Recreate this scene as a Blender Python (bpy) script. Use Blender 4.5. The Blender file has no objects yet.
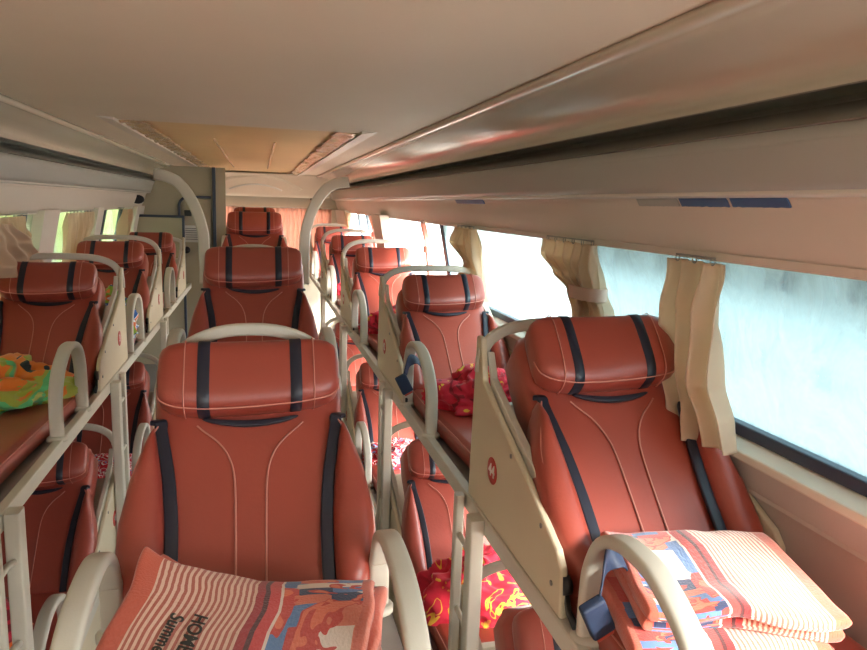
import bpy, bmesh, math, random
from math import sin, cos, pi, radians, sqrt
from mathutils import Vector, Matrix, noise

C = bpy.context.scene.collection
H = 1.95                      # eye height above the aisle floor; zr values below are relative to it

# ------------------------------------------------------------------ camera
yaw, pit, rol = radians(14.2), radians(9.6), radians(1.9)
F = Vector((sin(yaw)*cos(pit), cos(yaw)*cos(pit), -sin(pit)))
r = Vector((cos(yaw), -sin(yaw), 0)); u = r.cross(F)
r2 = cos(rol)*r + sin(rol)*u; u2 = -sin(rol)*r + cos(rol)*u
cam = bpy.data.cameras.new('camera'); co = bpy.data.objects.new('camera', cam); C.objects.link(co)
co.matrix_world = Matrix(((r2.x, u2.x, -F.x, 0), (r2.y, u2.y, -F.y, 0), (r2.z, u2.z, -F.z, H), (0, 0, 0, 1)))
cam.sensor_fit = 'HORIZONTAL'; cam.sensor_width = 36; cam.lens = 36*698/867; cam.clip_start = .02; cam.clip_end = 300
bpy.context.scene.camera = co

# ------------------------------------------------------------------ world, sun, exposure
W = bpy.data.worlds.new('sky'); bpy.context.scene.world = W; W.use_nodes = True
bg = W.node_tree.nodes['Background']; bg.inputs[0].default_value = (.98, .99, 1, 1); bg.inputs[1].default_value = 3.0
sun = bpy.data.lights.new('sun', 'SUN'); so = bpy.data.objects.new('sun', sun); C.objects.link(so)
sun.energy = 9.5; sun.angle = radians(26); sun.color = (1, .95, .88)
so.rotation_euler = Vector((-.42, .75, -.52)).to_track_quat('-Z', 'Y').to_euler()
def portal(name, loc, rot, sx, sy):
    l = bpy.data.lights.new(name, 'AREA'); l.shape = 'RECTANGLE'; l.size = sx; l.size_y = sy
    l.cycles.is_portal = True
    o = bpy.data.objects.new(name, l); C.objects.link(o); o.location = loc; o.rotation_euler = rot
portal('window_portal_right', (1.24, 4.2, H-.3), (0, radians(90), 0), .55, 11)
portal('window_portal_left', (-1.33, 4.2, H-.3), (0, radians(-90), 0), .55, 11)
portal('window_portal_front', (-.03, -1.55, H-.35), (radians(90), 0, radians(180)), 2.3, 1.6)
portal('window_portal_lower_right', (1.245, 4.2, H-1.26), (0, radians(90), 0), .4, 11)  # portal for the added, unseen lower opening
S = bpy.context.scene
S.view_settings.view_transform = 'Standard'; S.view_settings.look = 'None'
S.view_settings.gamma = 1; S.view_settings.use_curve_mapping = False
S.view_settings.exposure = 2.0

# ------------------------------------------------------------------ materials
def lin(c):
    f = lambda v: (v/12.92 if v <= .04045 else ((v+.055)/1.055)**2.4)
    return (f(c[0]/255), f(c[1]/255), f(c[2]/255), 1)
def mat(name, c, rough=.5, bump=0, bscale=200, var=0, vscale=8, coat=0, metal=0, sheen=0, crough=.2):
    m = bpy.data.materials.new(name); m.use_nodes = True; n = m.node_tree.nodes; l = m.node_tree.links
    b = n['Principled BSDF']; col = lin(c); b.inputs['Base Color'].default_value = col
    b.inputs['Roughness'].default_value = rough; b.inputs['Metallic'].default_value = metal
    if coat: b.inputs['Coat Weight'].default_value = coat; b.inputs['Coat Roughness'].default_value = crough
    if sheen: b.inputs['Sheen Weight'].default_value = sheen
    tc = n.new('ShaderNodeTexCoord')
    if var:
        t = n.new('ShaderNodeTexNoise'); t.inputs['Scale'].default_value = vscale; t.inputs['Detail'].default_value = 4
        l.new(tc.outputs['Object'], t.inputs['Vector'])
        x = n.new('ShaderNodeMix'); x.data_type = 'RGBA'
        x.inputs[6].default_value = tuple(v*(1-var) for v in col[:3])+(1,); x.inputs[7].default_value = tuple(min(1, v*(1+var)) for v in col[:3])+(1,)
        l.new(t.outputs['Fac'], x.inputs[0]); l.new(x.outputs[2], b.inputs['Base Color'])
    if bump:
        t = n.new('ShaderNodeTexNoise'); t.inputs['Scale'].default_value = bscale; t.inputs['Detail'].default_value = 3
        l.new(tc.outputs['Object'], t.inputs['Vector'])
        k = n.new('ShaderNodeBump'); k.inputs['Strength'].default_value = bump; k.inputs['Distance'].default_value = .01
        l.new(t.outputs['Fac'], k.inputs['Height']); l.new(k.outputs[0], b.inputs['Normal'])
    return m
M = dict(
    leather=mat('red_leather', (160, 68, 53), .42, .06, 90, .10, 5, coat=.45, crough=.32),
    thread=mat('stitching', (204, 138, 124), .6),
    navy=mat('navy_vinyl', (34, 38, 52), .38, .05, 120),
    grey=mat('painted_grey_beige', (208, 204, 190), .42, .03, 300, .05, 9),
    panel=mat('moulded_panel', (214, 202, 174), .5, .05, 260, .05, 6),
    steel=mat('grey_steel', (150, 148, 144), .4, .04, 150, .06, 10, metal=.4),
    ceil=mat('ceiling_board', (224, 210, 188), .62, .05, 60, .04, 3),
    duct=mat('glossy_duct', (208, 198, 178), .17, .0, 60, .03, 3, coat=.4),
    dark=mat('dark_gap', (124, 122, 112), .6),
    ductgrey=mat('duct_grey', (178, 178, 170), .4),
    cove=mat('cove_panel', (222, 210, 196), .42, .02, 60, .03, 3),
    white=mat('white_trim', (226, 220, 208), .3, coat=.3),
    yellow=mat('yellow_film', (224, 192, 136), .45, .12, 18, .08, 4),
    film=mat('crinkled_film', (206, 178, 134), .25, .8, 45, .2, 30, coat=.6),
    gasket=mat('window_gasket', (56, 66, 84), .4),
    wall=mat('side_wall', (196, 184, 176), .55, .04, 90, .04, 5),
    sill=mat('sill', (222, 212, 196), .4, .02, 90),
    curtain=mat('beige_curtain', (226, 208, 184), .8, .10, 220, .08, 14, sheen=.3),
    band=mat('curtain_tie', (196, 164, 148), .8),
    floor=mat('floor_vinyl', (92, 84, 78), .6, .05, 90, .15, 9),
    black=mat('black_plastic', (26, 26, 28), .4),
    red=mat('red_badge', (190, 50, 36), .4),
    digit=mat('white_digit', (240, 236, 228), .5),
    blue=mat('blue_sticker', (74, 106, 150), .45, .05, 60, .1, 20),
    paper=mat('notice_paper', (222, 220, 212), .7),
    ink=mat('print_ink', (70, 66, 60), .8),
    webbing=mat('belt_webbing', (44, 58, 84), .6, .1, 300),
    btn=mat('belt_button', (196, 84, 66), .4),
    door=mat('cabin_door', (182, 172, 146), .5, .03, 60, .04, 4),
    pinkcurt=mat('pink_curtain', (244, 214, 204), .8, .05, 200, .08, 14),
    leaf=mat('hedge_leaf', (66, 82, 36), .7, .3, 30, .5, 6),
    ground=mat('asphalt', (176, 166, 152), .9, .1, 30, .1, 3),
    render=mat('pale_render', (216, 222, 224), .8, .05, 30, .08, 1),
    tile=mat('roof_tile', (150, 120, 110), .8),
)
for k_ in ('pinkcurt', 'curtain'):            # light shines through thin cloth
    m = M[k_]; n = m.node_tree.nodes; l = m.node_tree.links; b = n['Principled BSDF']
    tr = n.new('ShaderNodeBsdfTranslucent'); tr.inputs[0].default_value = lin((248, 206, 190) if k_ == 'pinkcurt' else (246, 222, 196))
    mx = n.new('ShaderNodeMixShader'); mx.inputs[0].default_value = .45 if k_ == 'pinkcurt' else .5
    l.new(b.outputs[0], mx.inputs[1]); l.new(tr.outputs[0], mx.inputs[2]); l.new(mx.outputs[0], n['Material Output'].inputs[0])
def glass(name, lo, hi, tint=(214, 240, 244), trc=(1, 1, 1, 1)):     # window glass under a dusty protective film
    m = bpy.data.materials.new(name); m.use_nodes = True; n = m.node_tree.nodes; l = m.node_tree.links
    n.remove(n['Principled BSDF']); out = n['Material Output']
    tr = n.new('ShaderNodeBsdfTransparent'); tr.inputs[0].default_value = trc
    tl = n.new('ShaderNodeBsdfTranslucent'); tl.inputs[0].default_value = lin(tint)
    df = n.new('ShaderNodeBsdfDiffuse'); df.inputs[0].default_value = lin(tint)
    m1 = n.new('ShaderNodeMixShader'); m1.inputs[0].default_value = .25
    l.new(tl.outputs[0], m1.inputs[1]); l.new(df.outputs[0], m1.inputs[2])
    tc = n.new('ShaderNodeTexCoord'); mp = n.new('ShaderNodeMapping'); mp.inputs['Scale'].default_value = (1, 2.2, 1.2)
    mp.inputs['Rotation'].default_value = (.5, 0, 0)
    t = n.new('ShaderNodeTexNoise'); t.inputs['Scale'].default_value = 4; t.inputs['Detail'].default_value = 9; t.inputs['Roughness'].default_value = .72
    t.inputs['Distortion'].default_value = 1.2
    l.new(tc.outputs['Object'], mp.inputs[0]); l.new(mp.outputs[0], t.inputs['Vector'])
    mr = n.new('ShaderNodeMapRange'); mr.inputs[1].default_value = .35; mr.inputs[2].default_value = .68; mr.inputs[3].default_value = lo; mr.inputs[4].default_value = hi
    l.new(t.outputs['Fac'], mr.inputs[0])
    m2 = n.new('ShaderNodeMixShader'); l.new(mr.outputs[0], m2.inputs[0]); l.new(tr.outputs[0], m2.inputs[1]); l.new(m1.outputs[0], m2.inputs[2])
    gl = n.new('ShaderNodeBsdfGlossy'); gl.inputs['Roughness'].default_value = .08
    m3 = n.new('ShaderNodeMixShader'); m3.inputs[0].default_value = .05
    l.new(m2.outputs[0], m3.inputs[1]); l.new(gl.outputs[0], m3.inputs[2]); l.new(m3.outputs[0], out.inputs[0])
    return m
M['film_glass'] = glass('filmed_glass', .2, .95, (150, 168, 172), (.30, .37, .39, 1)); M['light_film'] = glass('light_film_glass', .15, .75, (190, 206, 208), (.50, .58, .60, 1)); M['clear_glass'] = glass('dusty_glass', .06, .2)

def stripe_mat():
    """folded fleece: terracotta hem, cream and rust stripes, dark red bands, then a patchwork of blue, red and cream blocks (all by UV)"""
    m = bpy.data.materials.new('striped_fleece'); m.use_nodes = True; n = m.node_tree.nodes; l = m.node_tree.links
    b = n['Principled BSDF']; b.inputs['Roughness'].default_value = .9; b.inputs['Sheen Weight'].default_value = .4
    uv = n.new('ShaderNodeUVMap'); uv.uv_map = 'UVMap'; sp = n.new('ShaderNodeSeparateXYZ'); l.new(uv.outputs[0], sp.inputs[0])
    def math_(op, a, v=None, c=None):
        q = n.new('ShaderNodeMath'); q.operation = op
        for i, k in enumerate((a, v, c)):
            if k is None: continue
            if isinstance(k, (int, float)): q.inputs[i].default_value = k
            else: l.new(k, q.inputs[i])
        return q.outputs[0]
    def mix(fac, a, c):
        q = n.new('ShaderNodeMix'); q.data_type = 'RGBA'; l.new(fac, q.inputs[0])
        for i, k in ((6, a), (7, c)):
            if isinstance(k, tuple): q.inputs[i].default_value = lin(k)
            else: l.new(k, q.inputs[i])
        return q.outputs[2]
    U = sp.outputs[0]; V = sp.outputs[1]
    ns = n.new('ShaderNodeTexNoise'); ns.inputs['Scale'].default_value = 5; l.new(uv.outputs[0], ns.inputs['Vector'])
    Uw = math_('ADD', U, math_('MULTIPLY', math_('SUBTRACT', ns.outputs['Fac'], .5), .03))
    st = math_('GREATER_THAN', math_('FRACT', math_('MULTIPLY', Uw, 40)), .5)
    stripes = mix(st, (184, 96, 78), (230, 194, 170))
    # patchwork
    ck = n.new('ShaderNodeTexVoronoi'); ck.distance = 'CHEBYCHEV'; ck.inputs['Scale'].default_value = 7; ck.inputs['Randomness'].default_value = .35
    mp = n.new('ShaderNodeMapping'); mp.inputs['Scale'].default_value = (1, 1.6, 1); l.new(uv.outputs[0], mp.inputs[0]); l.new(mp.outputs[0], ck.inputs['Vector'])
    rp = n.new('ShaderNodeValToRGB'); rp.color_ramp.interpolation = 'CONSTANT'; l.new(math_('FRACT', math_('MULTIPLY', ck.outputs['Color'], 3.1)), rp.inputs[0])
    e = rp.color_ramp.elements; cols = [(0, (204, 70, 60)), (.22, (94, 130, 180)), (.38, (222, 120, 92)), (.55, (206, 70, 56)), (.72, (52, 62, 96)), (.82, (238, 220, 206))]
    e[0].position = 0; e[0].color = lin(cols[0][1]); e[1].position = cols[1][0]; e[1].color = lin(cols[1][1])
    for p_, c_ in cols[2:]: q = e.new(p_); q.color = lin(c_)
    n2 = n.new('ShaderNodeTexNoise'); n2.inputs['Scale'].default_value = 4.5; n2.inputs['Distortion'].default_value = 1.5; l.new(uv.outputs[0], n2.inputs['Vector'])
    patch = mix(math_('GREATER_THAN', n2.outputs['Fac'], .56), rp.outputs[0], mix(math_('GREATER_THAN', n2.outputs['Fac'], .6), (206, 66, 48), (230, 118, 84)))
    o = mix(math_('GREATER_THAN', Uw, .50), stripes, (168, 44, 44))
    o = mix(math_('GREATER_THAN', Uw, .535), o, (84, 34, 34))
    o = mix(math_('GREATER_THAN', Uw, .555), o, (206, 66, 60))
    o = mix(math_('GREATER_THAN', Uw, .60), o, (236, 214, 200))
    o = mix(math_('GREATER_THAN', Uw, .612), o, patch)
    o = mix(math_('GREATER_THAN', U, .95), o, (214, 108, 84))
    o = mix(math_('LESS_THAN', U, .09), o, (206, 96, 70))
    l.new(o, b.inputs['Base Color'])
    f = n.new('ShaderNodeTexNoise'); f.inputs['Scale'].default_value = 90; l.new(uv.outputs[0], f.inputs['Vector'])
    k = n.new('ShaderNodeBump'); k.inputs['Strength'].default_value = .25; k.inputs['Distance'].default_value = .01
    l.new(f.outputs['Fac'], k.inputs['Height']); l.new(k.outputs[0], b.inputs['Normal'])
    return m
M['fleece'] = stripe_mat()
def cloth_mat(name, cols, scale=9):
    m = bpy.data.materials.new(name); m.use_nodes = True; n = m.node_tree.nodes; l = m.node_tree.links
    b = n['Principled BSDF']; b.inputs['Roughness'].default_value = .85; b.inputs['Sheen Weight'].default_value = .2
    tc = n.new('ShaderNodeTexCoord'); t = n.new('ShaderNodeTexNoise'); t.inputs['Scale'].default_value = scale; t.inputs['Detail'].default_value = 1.5; t.inputs['Distortion'].default_value = 1.4
    l.new(tc.outputs['Object'], t.inputs['Vector'])
    rp = n.new('ShaderNodeValToRGB'); rp.color_ramp.interpolation = 'CONSTANT'; l.new(t.outputs['Fac'], rp.inputs[0]); e = rp.color_ramp.elements
    e[0].position = 0; e[0].color = lin(cols[0][1]); e[1].position = cols[1][0]; e[1].color = lin(cols[1][1])
    for p_, c_ in cols[2:]: q = e.new(p_); q.color = lin(c_)
    l.new(rp.outputs[0], b.inputs['Base Color'])
    return m
M['scarlet'] = cloth_mat('scarlet_print', [(0, (150, 24, 40)), (.36, (214, 36, 62)), (.60, (236, 190, 60)), (.645, (222, 50, 66)), (.70, (240, 130, 90))])
M['scarlet_yellow'] = cloth_mat('scarlet_yellow_print', [(0, (246, 200, 60)), (.33, (236, 150, 70)), (.38, (214, 30, 58)), (.60, (236, 180, 60)), (.64, (210, 40, 60))])
M['parrot'] = cloth_mat('green_orange_print', [(0, (38, 48, 52)), (.36, (236, 132, 50)), (.47, (172, 180, 72)), (.56, (104, 200, 128)), (.66, (196, 204, 112))], 4.5)
M['blueprint'] = cloth_mat('blue_green_print', [(0, (60, 110, 190)), (.38, (230, 236, 240)), (.44, (240, 130, 70)), (.5, (150, 190, 70)), (.6, (40, 80, 140)), (.66, (200, 220, 230))], 12)
M['ember'] = cloth_mat('red_orange_print', [(0, (120, 24, 34)), (.42, (196, 36, 60)), (.53, (140, 30, 36)), (.6, (236, 120, 50)), (.68, (230, 80, 110))], 8)
M['redwhite'] = cloth_mat('red_white_print', [(0, (190, 30, 44)), (.42, (240, 230, 224)), (.47, (196, 34, 50)), (.6, (90, 150, 210)), (.68, (240, 230, 224))], 20)

# ------------------------------------------------------------------ mesh helpers
class MB:
    def __init__(s): s.v = []; s.f = []; s.uv = {}; s.mi = []
    def add(s, vs, fs, mi=0, uvs=None):
        o = len(s.v); s.v += [tuple(p) for p in vs]
        for i, f in enumerate(fs):
            if uvs: s.uv[len(s.f)] = uvs[i]
            s.f.append([k+o for k in f]); s.mi.append(mi)
        return s
    def box(s, x0, x1, y0, y1, z0, z1, mi=0):
        vs = [(x, y, z) for x in (x0, x1) for y in (y0, y1) for z in (z0, z1)]
        return s.add(vs, [(0, 1, 3, 2), (4, 6, 7, 5), (0, 4, 5, 1), (2, 3, 7, 6), (0, 2, 6, 4), (1, 5, 7, 3)], mi)
    def sweep(s, path, prof, up=None, closed=False, mi=0, caps=True, scale=None):
        """prof: 2D (a,b) outline; a along side, b along up-ish"""
        P = [Vector(p) for p in path]; n = len(P); m = len(prof); vs = []
        pv = None
        for i in range(n):
            t = (P[(i+1) % n]-P[i-1]) if closed else (P[min(i+1, n-1)]-P[max(i-1, 0)])
            t.normalize()
            if up is not None:
                b = Vector(up) - t*t.dot(Vector(up))
                if b.length < 1e-5: b = Vector((1, 0, 0))
            else:
                b = (pv - t*t.dot(pv)) if pv else (Vector((0, 0, 1)) - t*t.z if abs(t.z) < .9 else Vector((0, 1, 0)) - t*t.y)
            b.normalize(); pv = b; a = t.cross(b); k = scale[i] if scale else 1
            vs += [P[i] + a*(q[0]*k) + b*(q[1]*k) for q in prof]
        fs = []
        for i in range(n if closed else n-1):
            j = (i+1) % n
            for q in range(m):
                q2 = (q+1) % m; fs.append((i*m+q, i*m+q2, j*m+q2, j*m+q))
        if not closed and caps: fs += [tuple(range(m))[::-1], tuple(range((n-1)*m, n*m))]
        return s.add(vs, fs, mi)
    def tube(s, path, rad, k=8, **kw):
        return s.sweep(path, [(rad*cos(2*pi*i/k), rad*sin(2*pi*i/k)) for i in range(k)], **kw)
    def loft(s, rings, mi=0, uv=None, caps=True):
        m = len(rings[0]); vs = [p for rg in rings for p in rg]; fs = []; uvs = []
        for i in range(len(rings)-1):
            for q in range(m):
                q2 = (q+1) % m; fs.append((i*m+q, (i+1)*m+q, (i+1)*m+q2, i*m+q2))
                if uv: uvs.append([uv(i, q), uv(i+1, q), uv(i+1, q+1), uv(i, q+1)])
        if caps:
            fs += [tuple(range(m)), tuple(range((len(rings)-1)*m, len(rings)*m))[::-1]]
            if uv: uvs += [[uv(0, q) for q in range(m)], [uv(len(rings)-1, q) for q in range(m)]]
        return s.add(vs, fs, mi, uvs if uv else None)
    def poly(s, pts, thick, axis, mi=0):
        """flat outline extruded by vector thick"""
        m = len(pts); t = Vector(thick); vs = [Vector(p) for p in pts]+[Vector(p)+t for p in pts]
        fs = [tuple(range(m))[::-1], tuple(range(m, 2*m))]+[(i, (i+1) % m, m+(i+1) % m, m+i) for i in range(m)]
        return s.add(vs, fs, mi)
    def grid(s, fn, nu, nv, mi=0, uv=True):
        vs = [fn(i/nu, j/nv) for j in range(nv+1) for i in range(nu+1)]; fs = []; uvs = []
        for j in range(nv):
            for i in range(nu):
                a = j*(nu+1)+i; fs.append((a, a+1, a+nu+2, a+nu+1))
                uvs.append([(i/nu, j/nv), ((i+1)/nu, j/nv), ((i+1)/nu, (j+1)/nv), (i/nu, (j+1)/nv)])
        return s.add(vs, fs, mi, uvs)
    def build(s, name, m, parent=None, smooth=True, bevel=0, solid=0, T=None, seg=2, angle=None):
        me = bpy.data.meshes.new(name); vs = [T @ Vector(p) for p in s.v] if T else s.v
        me.from_pydata([tuple(p) for p in vs], [], s.f)
        ms = m if isinstance(m, (list, tuple)) else [m]
        for k in ms: me.materials.append(M[k] if isinstance(k, str) else k)
        for p, i in zip(me.polygons, s.mi): p.material_index = i
        if s.uv:
            L = me.uv_layers.new(name='UVMap')
            for p in me.polygons:
                q = s.uv.get(p.index)
                if q:
                    for li, c in zip(p.loop_indices, q): L.data[li].uv = c
        bm = bmesh.new(); bm.from_mesh(me); bmesh.ops.recalc_face_normals(bm, faces=bm.faces[:])
        if angle is not None:
            for e in bm.edges:
                if len(e.link_faces) == 2 and e.calc_face_angle(0) > angle: e.smooth = False
        bm.to_mesh(me); bm.free()
        if smooth:
            for p in me.polygons: p.use_smooth = True
        o = bpy.data.objects.new(name, me); C.objects.link(o)
        if parent: o.parent = parent
        if solid:
            q = o.modifiers.new('thick', 'SOLIDIFY'); q.thickness = solid; q.offset = 0
        if bevel:
            q = o.modifiers.new('bevel', 'BEVEL'); q.width = bevel; q.segments = seg; q.limit_method = 'ANGLE'
            q.harden_normals = False
        return o
def tag(o, label=None, cat=None, group=None, kind=None):
    if label: o['label'] = label
    if cat: o['category'] = cat
    if group: o['group'] = group
    if kind: o['kind'] = kind
    return o
def empty(name, loc, label, cat, group=None):
    o = bpy.data.objects.new(name, None); o.empty_display_size = .1; C.objects.link(o); o.location = loc
    return tag(o, label, cat, group)
def sup(t, a, b, e):
    c, s_ = cos(t), sin(t)
    return (a*math.copysign(abs(c)**(2/e), c), b*math.copysign(abs(s_)**(2/e), s_))
def struct(name, mb, m, **kw): return tag(mb.build(name, m, **kw), kind='structure')
def rrect(w, h, rad, k=4):
    out = []
    for cx_, cy_, a0 in ((w-rad, h-rad, 0), (-w+rad, h-rad, 90), (-w+rad, -h+rad, 180), (w-rad, -h+rad, 270)):
        for i in range(k+1):
            a = radians(a0+90*i/k); out.append((cx_+rad*cos(a), cy_+rad*sin(a)))
    return out
def smooth_path(pts, n=10, closed=False):
    """Catmull-Rom through 3D points"""
    P = [Vector(p) for p in pts]; out = []; N = len(P)
    for i in range(N-1):
        p0 = P[max(i-1, 0)]; p1 = P[i]; p2 = P[i+1]; p3 = P[min(i+2, N-1)]
        for k in range(n):
            t = k/n; out.append(.5*((2*p1)+(p2-p0)*t+(2*p0-5*p1+4*p2-p3)*t*t+(3*p1-p0-3*p2+p3)*t*t*t))
    out.append(P[-1]); return out
def interp(tab, x):
    if x <= tab[0][0]: return tab[0][1]
    for (a, p), (b, q) in zip(tab, tab[1:]):
        if x <= b:
            t = (x-a)/(b-a); t = t*t*(3-2*t); return p+(q-p)*t
    return tab[-1][1]

# ================================================================== SETTING
Y0, Y1 = -1.6, 10.0
CX = -.035
# floor
struct('floor', MB().box(-1.36, 1.3, Y0, Y1, -.06, 0), 'floor', smooth=False)
# ceiling (flat centre with a recess for the long yellow panel)
zc = H+.335; XR, XL = .70, -.86
hx0, hx1, hy0, hy1 = -.60, .47, 3.43, 9.15
cb = MB()
cb.box(XL-.2, hx0, Y0, Y1, zc, zc+.08).box(hx1, XR+.3, Y0, Y1, zc, zc+.08).box(hx0, hx1, Y0, hy0, zc, zc+.08).box(hx0, hx1, hy1, Y1, zc, zc+.08).box(hx0, hx1, hy0, hy1, zc+.03, zc+.08)
struct('ceiling', cb, 'ceil', smooth=False)
# side ducts: one profile swept down the bus each side
prof = [(.700, .3345), (.700, .324), (.708, .316), (.722, .314), (.738, .319), (.78, .3175), (.84, .308), (.89, .292), (.925, .273), (.943, .255), (.949, .238), (.940, .222)]
prof2 = [(.940, .222), (.97, .227), (1.0, .228), (1.018, .220), (1.010, .208), (.972, .197)]
prof3 = [(.972, .197), (.945, .170), (.940, .165), (.946, .163)]
prof4 = [(.946, .163), (.952, .143), (.951, .139), (.955, .140), (.966, .106), (.978, .072), (.986, .054)]
prof5 = [(.986, .054), (.989, .047), (1.0, .044), (1.02, .043)]
prof6 = [(1.02, .043), (1.03, .034), (1.035, .024), (1.04, .0), (1.055, -.04), (1.075, -.08), (1.085, -.10)]
def sidepoly(pts, side, name, m):
    mb = MB(); P = []
    for (x, z) in pts:
        if side < 0: x = -(x+.07+(.09 if x < .70 else .085*max(0, (.84-x)/.14) if x < .84 else 0))
        P.append((x, z+H))
    def fn(a, b):
        k = a*(len(P)-1); i = min(int(k), len(P)-2); t = k-i
        return (P[i][0]+(P[i+1][0]-P[i][0])*t, Y0+(Y1-Y0)*b, P[i][1]+(P[i+1][1]-P[i][1])*t)
    mb.grid(fn, (len(P)-1), 24)
    return mb
for side, nm in ((1, 'right'), (-1, 'left')):
    for i, (pp, m) in enumerate(((prof, 'duct'), (prof2, 'dark'), (prof3, 'dark'), (prof4, 'ductgrey'), (prof5, 'white'), (prof6, 'cove'))):
        struct(('wall_%s_duct', 'wall_%s_duct_gap', 'wall_%s_slot', 'wall_%s_duct_panel', 'wall_%s_duct_edge', 'wall_%s_cove')[i] % nm,
               sidepoly(pp, side, '', m), m, solid=.004, angle=radians(50))
# outer roof shell behind the ducts keeps daylight out
def shell(side):
    mb = MB(); s_ = side; xo = 1.115 if side > 0 else 1.185; xi = .66 if side > 0 else .78
    mb.poly([(s_*(xi+.1), Y0, zc+.03), (s_*(xo-.06), Y0, zc+.03), (s_*(xo+.02), Y0, H+.12), (s_*(xo+.03), Y0, H-.095), (s_*(xo+.09), Y0, H-.095), (s_*(xo+.08), Y0, H+.14), (s_*(xo-.02), Y0, zc+.09), (s_*(xi+.1), Y0, zc+.09)], (0, Y1-Y0, 0), 1)
    return mb
struct('wall_right_roof_shell', shell(1), 'panel', smooth=False); struct('wall_left_roof_shell', shell(-1), 'panel', smooth=False)
# side walls below the windows
def lowwall(side):
    xw = 1.165 if side > 0 else 1.25; s_ = side; mb = MB()
    pts = [(xw+.02, -.51), (xw-.005, -.53), (xw-.03, -.545), (xw-.045, -.56), (xw-.04, -.635), (xw-.045, -.642), (xw-.03, -.65), (xw-.02, -.90), (xw-.02, -1.06), (xw+.06, -1.06), (xw+.06, -.51)]
    mb.poly([(s_*x, Y0, z+H) for x, z in pts], (0, Y1-Y0, 0), 1)
    zt_ = -1.46 if side > 0 else -1.06  # right wall left open here for the added lower light strip
    mb.poly([(s_*(xw-.02), Y0, H+zt_), (s_*(xw-.01), Y0, 0), (s_*(xw+.06), Y0, 0), (s_*(xw+.06), Y0, H+zt_)], (0, Y1-Y0, 0), 1)
    if side > 0:
        for y_ in (-1.6, .75, 2.2, 4.1, 6.1, 7.9, 9.85): mb.box(xw-.02, xw+.06, y_, y_+.15, H-1.46, H-1.06)
    return mb
struct('wall_right', lowwall(1), 'wall', smooth=False); struct('wall_left', lowwall(-1), 'wall', smooth=False)
def win_x(side, z):        # inner face of the glass at height z (rel)
    t = (-.10-z)/.41; return (1.085+.08*t) if side > 0 else -(1.165+.085*t)
for side, nm in ((1, 'right'), (-1, 'left')):
    mb = MB(); g = MB(); e = .012
    for z0, z1, m_ in ((-.508, -.535, g),):
        xa = win_x(side, z0); mb_ = g
        g.poly([(xa-side*.018, Y0, H+z0+.006), (xa+side*.02, Y0, H+z0+.006), (xa+side*.02, Y0, H+z1+.004), (xa-side*.022, Y0, H+z1+.004)], (0, Y1-Y0, 0), 1)
    struct('trim_%s_window_gasket' % nm, g, 'gasket', smooth=False, bevel=.004)
    s2 = MB(); xa = win_x(side, -.545)
    s2.poly([(xa-side*.02, Y0, H-.530), (xa-side*.062, Y0, H-.552), (xa-side*.066, Y0, H-.572), (xa-side*.04, Y0, H-.574), (xa-side*.0, Y0, H-.54)], (0, Y1-Y0, 0), 1)
    struct('trim_%s_sill' % nm, s2, 'sill', smooth=False, bevel=.004)
    t2 = MB(); xa = win_x(side, -.1)
    t2.poly([(xa-side*.012, Y0, H-.088), (xa+side*.02, Y0, H-.088), (xa+side*.02, Y0, H-.108), (xa-side*.006, Y0, H-.108)], (0, Y1-Y0, 0), 1)
    struct('trim_%s_window_head' % nm, t2, 'cove', smooth=False)
# windows: glass bays with dark mullions
wi = 0
def bay(side, y0, y1, m):
    global wi; wi += 1
    o = .008*side; g = MB(); za, zb = -.102, -.512
    g.add([(win_x(side, za)+o, y0, H+za), (win_x(side, za)+o, y1, H+za), (win_x(side, zb)+o, y1, H+zb), (win_x(side, zb)+o, y0, H+zb)], [(0, 1, 2, 3)])
    w = g.build('window_%d' % wi, m, smooth=False, solid=.004); tag(w, kind='structure'); return w
def post(side, y, w, m, nm, d=.03, inn=.0):
    p = MB(); za, zb = -.085, -.525; pts = []
    for z in (za, zb): pts.append((win_x(side, z)-side*inn, z))
    x0, x1 = pts[0][0], pts[1][0]
    p.add([(x0, y-w/2, H+za), (x0, y+w/2, H+za), (x0+side*d, y+w/2, H+za), (x0+side*d, y-w/2, H+za), (x1, y-w/2, H+zb), (x1, y+w/2, H+zb), (x1+side*d, y+w/2, H+zb), (x1+side*d, y-w/2, H+zb)],
          [(0, 3, 2, 1), (4, 5, 6, 7), (0, 1, 5, 4), (1, 2, 6, 5), (2, 3, 7, 6), (3, 0, 4, 7)])
    return struct(nm, p, m, smooth=False, bevel=.004)
for a, b, m in ((-1.6, .75, 'clear_glass'), (.75, 2.18, 'film_glass'), (2.18, 4.2, 'light_film'), (4.2, 6.2, 'clear_glass'), (6.2, 7.6, 'clear_glass'), (7.6, 8.9, 'clear_glass')): bay(1, a, b, m)
for a, b, m in ((-1.6, .75, 'clear_glass'), (.6, 2.3, 'clear_glass'), (2.3, 4.2, 'clear_glass'), (4.2, 5.7, 'clear_glass'), (5.7, 7.2, 'clear_glass')): bay(-1, a, b, m)
ti = 0
for side, y, w, m in ((1, .75, .05, 'gasket'), (1, 2.18, .035, 'gasket'), (1, 4.2, .07, 'gasket'), (1, 6.45, .05, 'gasket'), (1, 7.35, .05, 'gasket'), (1, 8.0, .06, 'gasket'),
                      (-1, .6, .05, 'gasket'), (-1, 2.3, .05, 'gasket'), (-1, 4.05, .07, 'gasket'), (-1, 6.05, .06, 'gasket'), (-1, 6.75, .05, 'gasket')):
    ti += 1; post(side, y, w, m, 'trim_%d' % ti)
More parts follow.
